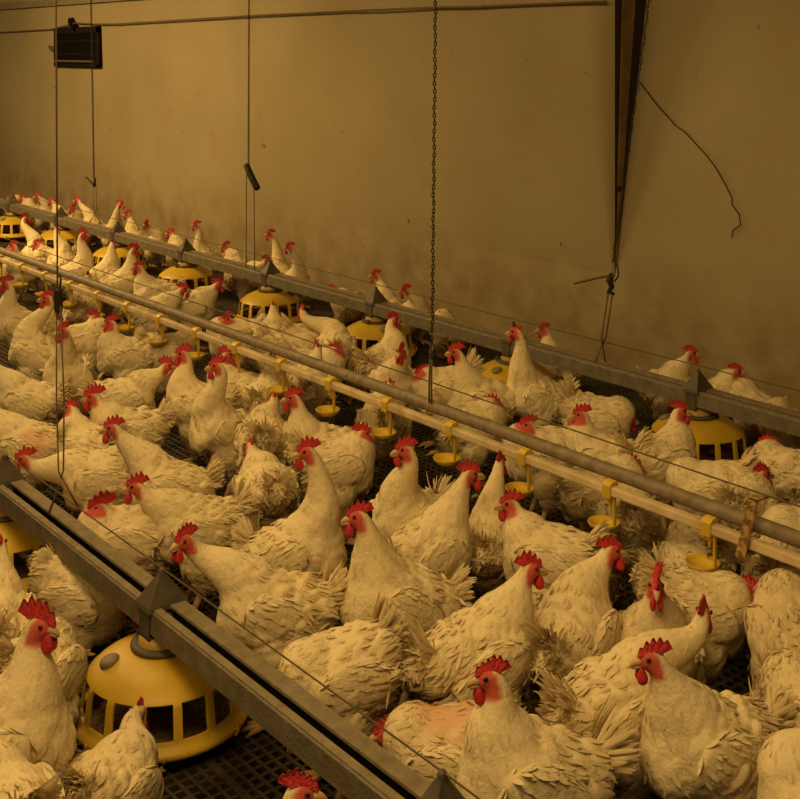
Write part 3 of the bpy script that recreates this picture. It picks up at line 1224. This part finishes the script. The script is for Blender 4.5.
    Vt, Ft, Nt2 = feather_cards(Pt, Nt, Td, (.034 + .022 * el) * tail * rng.uniform(.75, 1.15, m_) * s, rng.uniform(.005, .0095, m_) * s, np.full(m_, .08), np.full(m_, .12) * rng.uniform(0, 2.2, m_), .5)
    tt_ = np.repeat(np.stack([np.clip(.25 * rng.random(m_), 0, 1), np.zeros(m_), np.clip(.65 + rng.normal(0, .15, m_), 0, 1)], axis=1), 8, axis=0)
    link('tail', mesh_np('tail', Vt, Ft, True, Nt2, tt_), M['feather'], root)
    # ---- head parts
    link('comb', comb_mesh(H, f, side, u, comb, flop, rng), M['comb'], root)
    link('beak', beak_mesh(H, f, side, u), M['beak'], root)
    for sy in (1, -1):
        link('eye', ellipsoid_mesh('eye', H + f * .007 + side * sy * .0140 * s + u * .006, (.0042, .0028, .0042), fr, 10, 8), M['eye'], root)

        def drop(v, V0):
            w_ = 1 - .35 * V0[:, 2]
            return v * np.stack([w_, w_, np.ones(len(v))], axis=1)
        link('wattle', ellipsoid_mesh('wattle', H + f * .020 + side * sy * .0075 - u * .024, (.0105 * comb ** .5, .006, 0.0165 * comb ** .5), fr, 12, 9, drop), M['comb'], root)
    # ---- legs
    if legs:
        for sy in (1, -1):
            bm = bmesh.new()
            y = sy * .054 * s
            zt = .125 * s - zdrop
            if zt > .045:
                add_tube(bm, [(-.012, y, zt), (-.02, y, zt * .75), (.0, y, zt * .35), (.012, y, .014)], [.017, .0105, .0085, .0095], 8)
                for an, ln in ((0, .062), (.5, .052), (-.5, .052), (math.pi - .2 * sy, .028)):
                    ca, sa_ = math.cos(an), math.sin(an)
                    add_tube(bm, [(.012, y, .011), (.012 + ca * ln * .5, y + sa_ * ln * .5, .0085), (.012 + ca * ln * .85, y + sa_ * ln * .85, .006), (.012 + ca * ln * 1.05, y + sa_ * ln * 1.05, .002)], [.0085, .007, .005, .0015], 6)
                link('leg', bm_mesh(bm, 'leg', True), M['leg'], root)
            else:
                bm.free()
    return root


# ------------------------------------------------------------------ the flock
# angles: 0 = facing image right, 90 = away from the camera, 180 = image left, 270 = towards the camera


def dir_of(deg):
    a = R_(deg)
    return RV * math.cos(a) + FV * math.sin(a)


QUEUE = []


def hen_at(b, th, hx, hy, ph, label, group, reach=.13, **k):
    QUEUE.append([np.array(b, float), th, hx, hy, ph, label, group, reach * .8, k])


def spread_flock():
    """no two birds stand in the same spot: push close pairs apart along the floor"""
    for _ in range(60):
        for i in range(len(QUEUE)):
            for j in range(i):
                v = (QUEUE[i][0] - QUEUE[j][0])[:2]
                d = float(np.linalg.norm(v))
                need = .185
                if d < need:
                    v = v / max(d, 1e-6) * (need - d) * .25
                    QUEUE[i][0][:2] += v
                    QUEUE[j][0][:2] -= v
        for q in QUEUE:
            for xs, yy in ((XN[1:], NEAR_Y), (XF, FAR_Y)):
                for xx in xs:
                    v = q[0][:2] - np.array([xx, yy])
                    d = float(np.linalg.norm(v))
                    if d < .275 and 'big yellow feeder' not in q[5] and 'bracket' not in q[5]:
                        q[0][:2] += v / max(d, 1e-6) * (.275 - d) * .5
            y = q[0][1]
            low = q[8].get('zdrop', 0) > .08
            for ry, gap in ((NEAR_Y, .125), (FAR_Y, .135)):
                if not low and abs(y - ry) < gap:
                    q[0][1] += (ry + math.copysign(gap, y - ry) - y) * .5
            q[0][1] = min(q[0][1], WALL_Y - .17)


def build_flock():
    for b, th, hx, hy, ph, label, group, reach, k in QUEUE:
        k['s'] = k.get('s', 1.0) * .96
        g = b + dir_of(th) * reach
        Hd = at_depth(hx, hy, float(FV @ g))
        h, h2 = dir_of(th), dir_of(ph)
        d = float(FV @ b)
        k.setdefault('detail', float(np.clip(1.25 - (d - 2.0) * .22, .22, 1.0)))
        make_hen(b, math.atan2(h[1], h[0]), Hd, math.atan2(h2[1], h2[0]), label, group, **k)


G_FRONT, G_MID, G_BACK, G_WALL = ('white chickens around the front feeder', 'white chickens between the front rail and the drinker line',
                                 'white chickens between the drinker line and the back rail', 'white chickens along the back wall')


def hen(grp, bx, by, th, hx, hy, ph, label, **k):
    zb = k.pop('zb', .225)
    hen_at(on_z(bx, by, zb), th, hx, hy, ph, label, grp, **k)


def wall_hen(hx, hy, bx, th, ph, label, Y=3.74, **k):
    b = on_y(bx, 300, Y)
    hen_at(b, th, hx, hy, ph, label, G_WALL, reach=k.pop('reach', .13), s=k.pop('s', .88), zdrop=k.pop('zdrop', .05), dirt=.9, comb=k.pop('comb', .85), tilt=k.pop('tilt', 28), **k)  # extra brown in the plumage paints these birds dim, as in shade


# --- along the wall, behind the back rail
wall_hen(11, 198, 15, 308, 180, 'white chicken by the wall, red head over the back rail at the left edge')
wall_hen(22, 198, 30, 128, 180, 'white chicken by the wall at far left, second red head from the edge')
wall_hen(37, 196, 45, 308, 200, 'white chicken by the wall at far left, third red head, comb held high')
wall_hen(51, 201, 60, 128, 180, 'white chicken by the wall at far left with dim face, just before the thin cord')
wall_hen(72, 209, 76, 308, 230, 'white chicken by the wall just right of the thin cord, low red face')
wall_hen(77, 200, 92, 128, 170, 'white chicken by the wall right of the thin cord, head raised behind its neighbour')
wall_hen(121, 204, 113, 308, 0, 'white chicken by the wall right of the hooked cord, head stretched up')
wall_hen(127, 214, 134, 128, 200, 'white chicken by the wall right of the hooked cord, lower face of the pair')
wall_hen(146, 224, 156, 308, 250, 'white chicken by the wall with a large red comb and wattles facing the camera')
wall_hen(170, 233, 178, 128, 180, 'white chicken by the wall between the big combed hen and the white bodied hen')
wall_hen(196, 225, 206, 200, 190, 'white chicken by the wall facing left with its pale body showing above the rail')
wall_hen(225, 246, 236, 128, 200, 'white chicken by the wall left of the toggle cord, red face low over the rail')
wall_hen(270, 234, 277, 128, 190, 'white chicken by the wall with stretched neck just right of the toggle cord')
wall_hen(289, 247, 293, 308, 190, 'white chicken by the wall facing left, right hand one beside the toggle cord')
wall_hen(267, 260, 258, 308, 20, 'white chicken directly behind the back rail under the toggle cord', Y=3.66)
wall_hen(330, 290, 347, 128, 170, 'white chicken crouching behind the back rail between toggle cord and middle chain', zdrop=.09, tilt=0)
wall_hen(375, 275, 389, 128, 190, 'white chicken by the wall left of the middle chain, red head raised')
wall_hen(405, 290, 413, 308, 200, 'white chicken by the wall just left of the middle chain, red face lower')
wall_hen(452, 318, 447, 128, 80, 'white chicken by the wall right of the middle chain seen from behind', comb=.6, zdrop=.08)
wall_hen(543, 329, 556, 128, 185, 'white chicken by the wall whose red head shows right of the tall hen', zdrop=.1)
wall_hen(692, 353, 668, 330, -10, 'white chicken by the wall facing right, pointed comb high, right of the lever chain')
wall_hen(737, 371, 722, 340, -10, 'white chicken by the wall at right, upper of two red heads', Y=3.8)
wall_hen(733, 396, 754, 128, 200, 'white chicken by the wall at right, lower red head just over the rail', Y=3.66, zdrop=.03)
wall_hen(759, 411, 780, 128, 180, 'white chicken by the wall at far right, faint red head half under the rail', Y=3.64, zdrop=.05)

# --- between the drinker line and the back rail
B = G_BACK
hen(B, 32, 256, 60, 26, 218, 40, 'white chicken with upright neck before the second small feeder from the left edge', s=.95)
hen(B, 22, 264, 190, 13, 246, 185, 'white chicken at left edge behind the drinker line with low red face')
hen(B, 50, 262, 180, 37, 244, 190, 'white chicken left of the thin cord with dark red face turned left')
hen(B, 62, 266, 100, 57, 229, 90, 'white chicken seen from behind, its raised neck right against the thin cord', comb=.6)
hen(B, 77, 274, 10, 84, 234, 0, 'white chicken with tall neck facing right below the hooked cord')
hen(B, 104, 278, 60, 113, 243, 80, 'white chicken looking away in front of the feeder below the hooked cord', comb=.6)
hen(B, 122, 285, 20, 135, 249, 20, 'white chicken with red face turned right between two small back feeders')
hen(B, 155, 294, 190, 138, 267, 185, 'white chicken facing left with low red face near the left back feeders')
hen(B, 156, 312, 15, 184, 289, 0, 'white chicken facing right in front of the feeder left of the toggle cord')
hen(B, 193, 306, 10, 219, 284, 0, 'white chicken with neck reaching right just left of the toggle cord feeder')
hen(B, 246, 338, 190, 227, 319, 230, 'white chicken with bright red face low in front of the toggle cord feeder')
hen(B, 277, 341, 70, 273, 306, 95, 'white chicken whose pale neck crosses the windows of the toggle cord feeder', comb=.55)
hen(B, 322, 347, 95, 302, 311, 110, 'white chicken with raised neck between the toggle cord feeder and the next feeder', comb=.7)
hen(B, 300, 343, 20, 315, 327, 0, 'white chicken with red head at the left rim of the feeder by the middle chain')
hen(B, 292, 352, 10, 315, 346, 0, 'white chicken facing right behind the drinker line, left one of two close heads')
hen(B, 316, 369, 5, 337, 352, 0, 'white chicken facing right behind the drinker line, right one of two close heads')
hen(B, 386, 362, 50, 394, 320, 30, 'white chicken with upright neck in front of the feeder left of the middle chain')
hen(B, 396, 383, 265, 401, 352, 250, 'white chicken with red face towards the camera just left of the middle chain')
hen(B, 442, 388, 195, 421, 374, 190, 'white chicken with dark red face and raised pointed tail by the middle chain', tail=1.3, tailup=1.5)
hen(B, 480, 398, 185, 455, 352, 180, 'white chicken facing left with slim neck just right of the middle chain')
hen(B, 534, 396, 190, 515, 332, 165, 'tallest white chicken beyond the drinker line, long neck stretched up, facing left', comb=.55)
hen(B, 472, 424, 10, 494, 405, 0, 'white chicken facing right close behind the drinker line below the slim necked hen')
hen(B, 600, 419, 350, 628, 420, 0, 'white chicken with upright white tail facing right below the lever chain', tail=1.3, tailup=1.6)
hen(B, 600, 456, 165, 580, 415, 180, 'white chicken with red comb left of and in front of the upright tail hen')
hen(B, 650, 458, 20, 681, 411, 0, 'white chicken with long sloping neck and red face beside the right back feeder')
hen(B, 604, 484, 15, 633, 466, 0, 'white chicken with dark red face close behind the drinker line, right of centre')
hen(B, 550, 452, 190, 527, 425, 190, 'white chicken directly behind the drinker line below the tallest hen')
hen(B, 712, 490, 165, 690, 470, 180, 'white chicken with its back to the drinker line in front of the right feeder')
hen(B, 743, 510, 55, 763, 474, 20, 'white chicken seen from behind by the rusty strap, small red comb', comb=.8)
hen(B, 786, 474, 125, 766, 446, 150, 'fluffy white chicken at right edge behind the rusty strap hen', rough=1.7)
hen(B, 806, 536, 185, 779, 527, 200, 'white chicken at right edge whose big pointed red comb rises over the drinker pipe', comb=1.25)

# --- between the front rail and the drinker line
D = G_MID
hen(D, 18, 325, 200, 6, 283, 185, 'white chicken at far left edge below the drinker line with red comb')
hen(D, 36, 352, 165, 46, 298, 200, 'white chicken with orange red face left of the cord loop, neck upright')
hen(D, 70, 375, 262, 62, 331, 230, 'white chicken facing the camera right beside the cord loop', dirt=.8, tail=.6)
hen(D, 82, 310, 100, 88, 276, 90, 'white chicken seen from behind at the first drinker cups from the left', comb=.6)
hen(D, 86, 340, 30, 95, 317, 30, 'white chicken reaching up under a drinker cup, its legs showing')
hen(D, 135, 354, 190, 110, 323, 190, 'white chicken facing left beneath the drinker cups at left with full red face')
hen(D, 160, 352, 10, 187, 335, 10, 'white chicken stretching right towards a drinker cup')
hen(D, 124, 398, 15, 168, 366, 0, 'white chicken facing right, front one of two crossed heads at left centre')
hen(D, 196, 404, 170, 182, 354, 190, 'white chicken with large red comb behind the crossed heads, facing left')
hen(D, 236, 390, 165, 228, 355, 10, 'white chicken under the drinker line looking back over its body')
hen(D, 222, 428, 215, 216, 366, 190, 'white chicken with tall cone shaped neck and small red head left of centre')
hen(D, 268, 400, 80, 272, 356, 80, 'white chicken seen from behind drinking below the toggle cord', comb=.5)
hen(D, 28, 400, 180, -10, 362, 180, 'white chicken at left edge with head out of frame, above the front rail')
hen(D, 26, 446, 170, -14, 405, 180, 'white chicken at left edge with a red bare patch on its back', patches=((-.05, .06, .28, .06),))
hen(D, 90, 446, 150, 71, 408, 150, 'white chicken looking away, small red comb behind the cord loop', comb=.8)
hen(D, 122, 432, 195, 92, 397, 195, 'white chicken facing left with tall upright bright red comb', comb=1.35)
hen(D, 166, 484, 188, 112, 428, 188, 'white chicken with long slanting neck and drooping wattle facing left', reach=.2)
hen(D, 74, 482, 185, 23, 459, 200, 'white chicken low behind the front rail saddle at left, red comb at its edge', reach=.17)
hen(D, 132, 530, 190, 99, 508, 195, 'white chicken with large floppy red comb beside the cord knot', comb=1.5, flop=.9, zdrop=.02)
hen(D, 180, 526, 195, 135, 487, 190, 'white chicken with slim red face just above the front rail, facing left', reach=.19)
hen(D, 270, 612, 192, 184, 541, 225, 'white chicken with bright red face and wattles beside the big front feeder bracket', reach=.21, s=1.06, rough=1.3)
hen(D, 300, 552, -20, 306, 452, 195, 'white chicken with very tall neck and small red head at the middle of the flock', reach=.09, s=1.04)
hen(D, 318, 448, 190, 292, 398, 190, 'white chicken with red head right under a drinker cup, tall neck', s=.97)
hen(D, 270, 440, 95, 274, 398, 100, 'white chicken with brownish rump towards the camera below the drinker line', comb=.5, dirt=.9, rough=1.4)
hen(D, 266, 490, 110, 250, 446, 120, 'white chicken with rump to the camera behind the very tall necked hen', comb=.5, rough=1.4)
hen(D, 310, 388, 95, 318, 348, 90, 'white chicken seen from behind under the drinker line left of a dark floor gap', comb=.5)
hen(D, 332, 458, 15, 364, 434, 10, 'white chicken facing right with red comb, low before the drinker line centre')
hen(D, 384, 424, 100, 390, 384, 90, 'white chicken seen from behind under the drinker line below the middle chain', comb=.5)
hen(D, 410, 514, 230, 404, 450, 190, 'white chicken facing left with narrow red face and long wattle, centre')
hen(D, 436, 548, 30, 471, 474, 10, 'white chicken facing right with tail to the left, centre of the flock')
hen(D, 490, 536, 80, 500, 462, 70, 'small white chicken with rump to the camera between two taller necks', s=.9, comb=.8)
hen(D, 540, 552, 155, 509, 504, 180, 'white chicken facing left with pink face just above the red combed hen')
hen(D, 395, 606, 200, 357, 517, 188, 'white chicken facing left with pointed red comb in the centre foreground', s=1.08, rough=1.2)
hen(D, 482, 662, 28, 531, 569, 12, 'white chicken turned away with red comb bent right, tail to the left', s=1.08, reach=.17, rough=1.2)
hen(D, 577, 642, 62, 612, 551, 12, 'large smooth white chicken seen from behind, red face turned right', s=1.08, rough=.45)
hen(D, 632, 522, 85, 642, 486, 90, 'white chicken drinking with rump to the camera, right of centre', comb=.5)
hen(D, 716, 564, 100, 712, 524, 100, 'white chicken with rump to the camera beside the lowest drinker cup', comb=.5)
hen(D, 762, 574, 70, 778, 536, 80, 'white chicken with rump to the camera under the rusty strap', comb=.5, dirt=.6)
hen(D, 700, 608, 0, 754, 593, -50, 'white chicken stretched flat to the right with pink face at its end', reach=.2)
hen(D, 654, 640, 258, 656, 586, 262, 'white chicken facing the camera with large drooping red comb', flop=.8, comb=1.25)
hen(D, 796, 640, 95, 806, 566, 90, 'dim white chicken cut off by the right edge below the drinker line', dirt=.9, s=1.08)
hen(D, 806, 716, 100, 822, 650, 90, 'ruffled white chicken at the right edge in shadow', rough=1.6)
hen(D, 622, 712, 32, 703, 615, 60, 'white chicken behind the front hen, only its pointed comb and nape showing', reach=.2, s=1.04)
hen(D, 697, 748, 202, 651, 659, 182, 'white chicken facing left with clear eye and pointed comb, front right', s=1.08, reach=.10, rough=1.2, patches=((.02, .12, .22, .045), (.09, -.03, .15, .06)))
hen(D, 526, 778, 192, 489, 678, 184, 'white chicken with long neck at bottom centre, tattered grey tail behind', s=1.06, reach=.09, tail=1.3)
hen(D, 826, 806, 150, 840, 716, 120, 'smooth white back in the bottom right corner', rough=.35)
hen(D, 336, 678, 200, 300, 735, 200, 'white chicken feeding under the front rail with its tail end up', s=1.0, pitch=-.7, zdrop=-.01, tailup=1.2)
hen(D, 446, 752, 166, 386, 735, 185, 'white chicken with bare red back low behind the front rail', zb=.175, zdrop=.05, reach=.2, patches=((-.02, 0, .33, .09), (-.08, .06, .28, .05)), rough=1.8)

# --- in front of the front rail
N = G_FRONT
hen(N, 2, 752, 10, 41, 626, -15, 'white chicken with very large red comb at left, beside the big yellow feeder', s=1.1, comb=1.5, reach=.12, rough=.5)
hen(N, 108, 788, 74, 141, 710, 76, 'white chicken with its head inside a window of the big yellow feeder', s=.93, reach=.40, zb=.155, zdrop=.06, pitch=-.6, comb=.5, tilt=-6, rough=.8)
hen(N, 90, 592, -8, 130, 607, 0, 'white chicken half hidden behind the big yellow feeder under the rail', reach=.2, zb=.135, zdrop=.09, tilt=-12, tail=.7)
hen(N, -6, 625, 105, 0, 545, 110, 'white chicken at the left edge between the two front feeders', comb=.6)
hen(N, 36, 672, 85, 64, 648, 70, 'white chicken squeezed between the large combed hen and the big feeder', comb=.5, dirt=.6)
hen(N, 4, 812, 130, -25, 740, 130, 'smooth white back in the bottom left corner', rough=.35)
hen(N, 268, 878, 5, 303, 793, 0, 'white chicken at the bottom edge in front of the slats, red comb showing')
spread_flock()
build_flock()

# ------------------------------------------------------------------ light
def area(name, loc, target, size, power, col):
    l = bpy.data.lights.new(name, 'AREA')
    l.shape = 'RECTANGLE'
    l.size, l.size_y = size
    l.energy = power
    l.color = col
    o = bpy.data.objects.new(name, l)
    COL.objects.link(o)
    o.location = loc
    o.rotation_euler = (Vector(target) - Vector(loc)).to_track_quat('-Z', 'Y').to_euler()
    return o


WARM = (1.0, .665, .245)
area('unseen_light', (-3.6, 1.1, 2.5), (-3.4, 1.9, 0), (2.2, 1.0), 40, WARM)
area('unseen_light', (-8.0, 1.4, 2.5), (-8.0, 2.2, 0), (3.0, 1.2), 235, WARM)
area('unseen_light', (-1.0, .5, 2.45), (-1.8, 2.7, .1), (1.4, 1.0), 46, WARM)  # added light to brighten the right wall and the birds near it
area('unseen_light', (-1.9, -.8, 2.45), (-2.6, 3.4, .6), (2.4, 1.2), 24, WARM)  # added soft frontal fill aimed at the wall, no real fixture
w = bpy.data.worlds.new('world')
sc.world = w
w.use_nodes = True
w.node_tree.nodes['Background'].inputs[0].default_value = (1.0, .68, .32, 1)
w.node_tree.nodes['Background'].inputs[1].default_value = .11
sc.view_settings.view_transform = 'Standard'
sc.view_settings.look = 'None'
sc.view_settings.exposure = 0
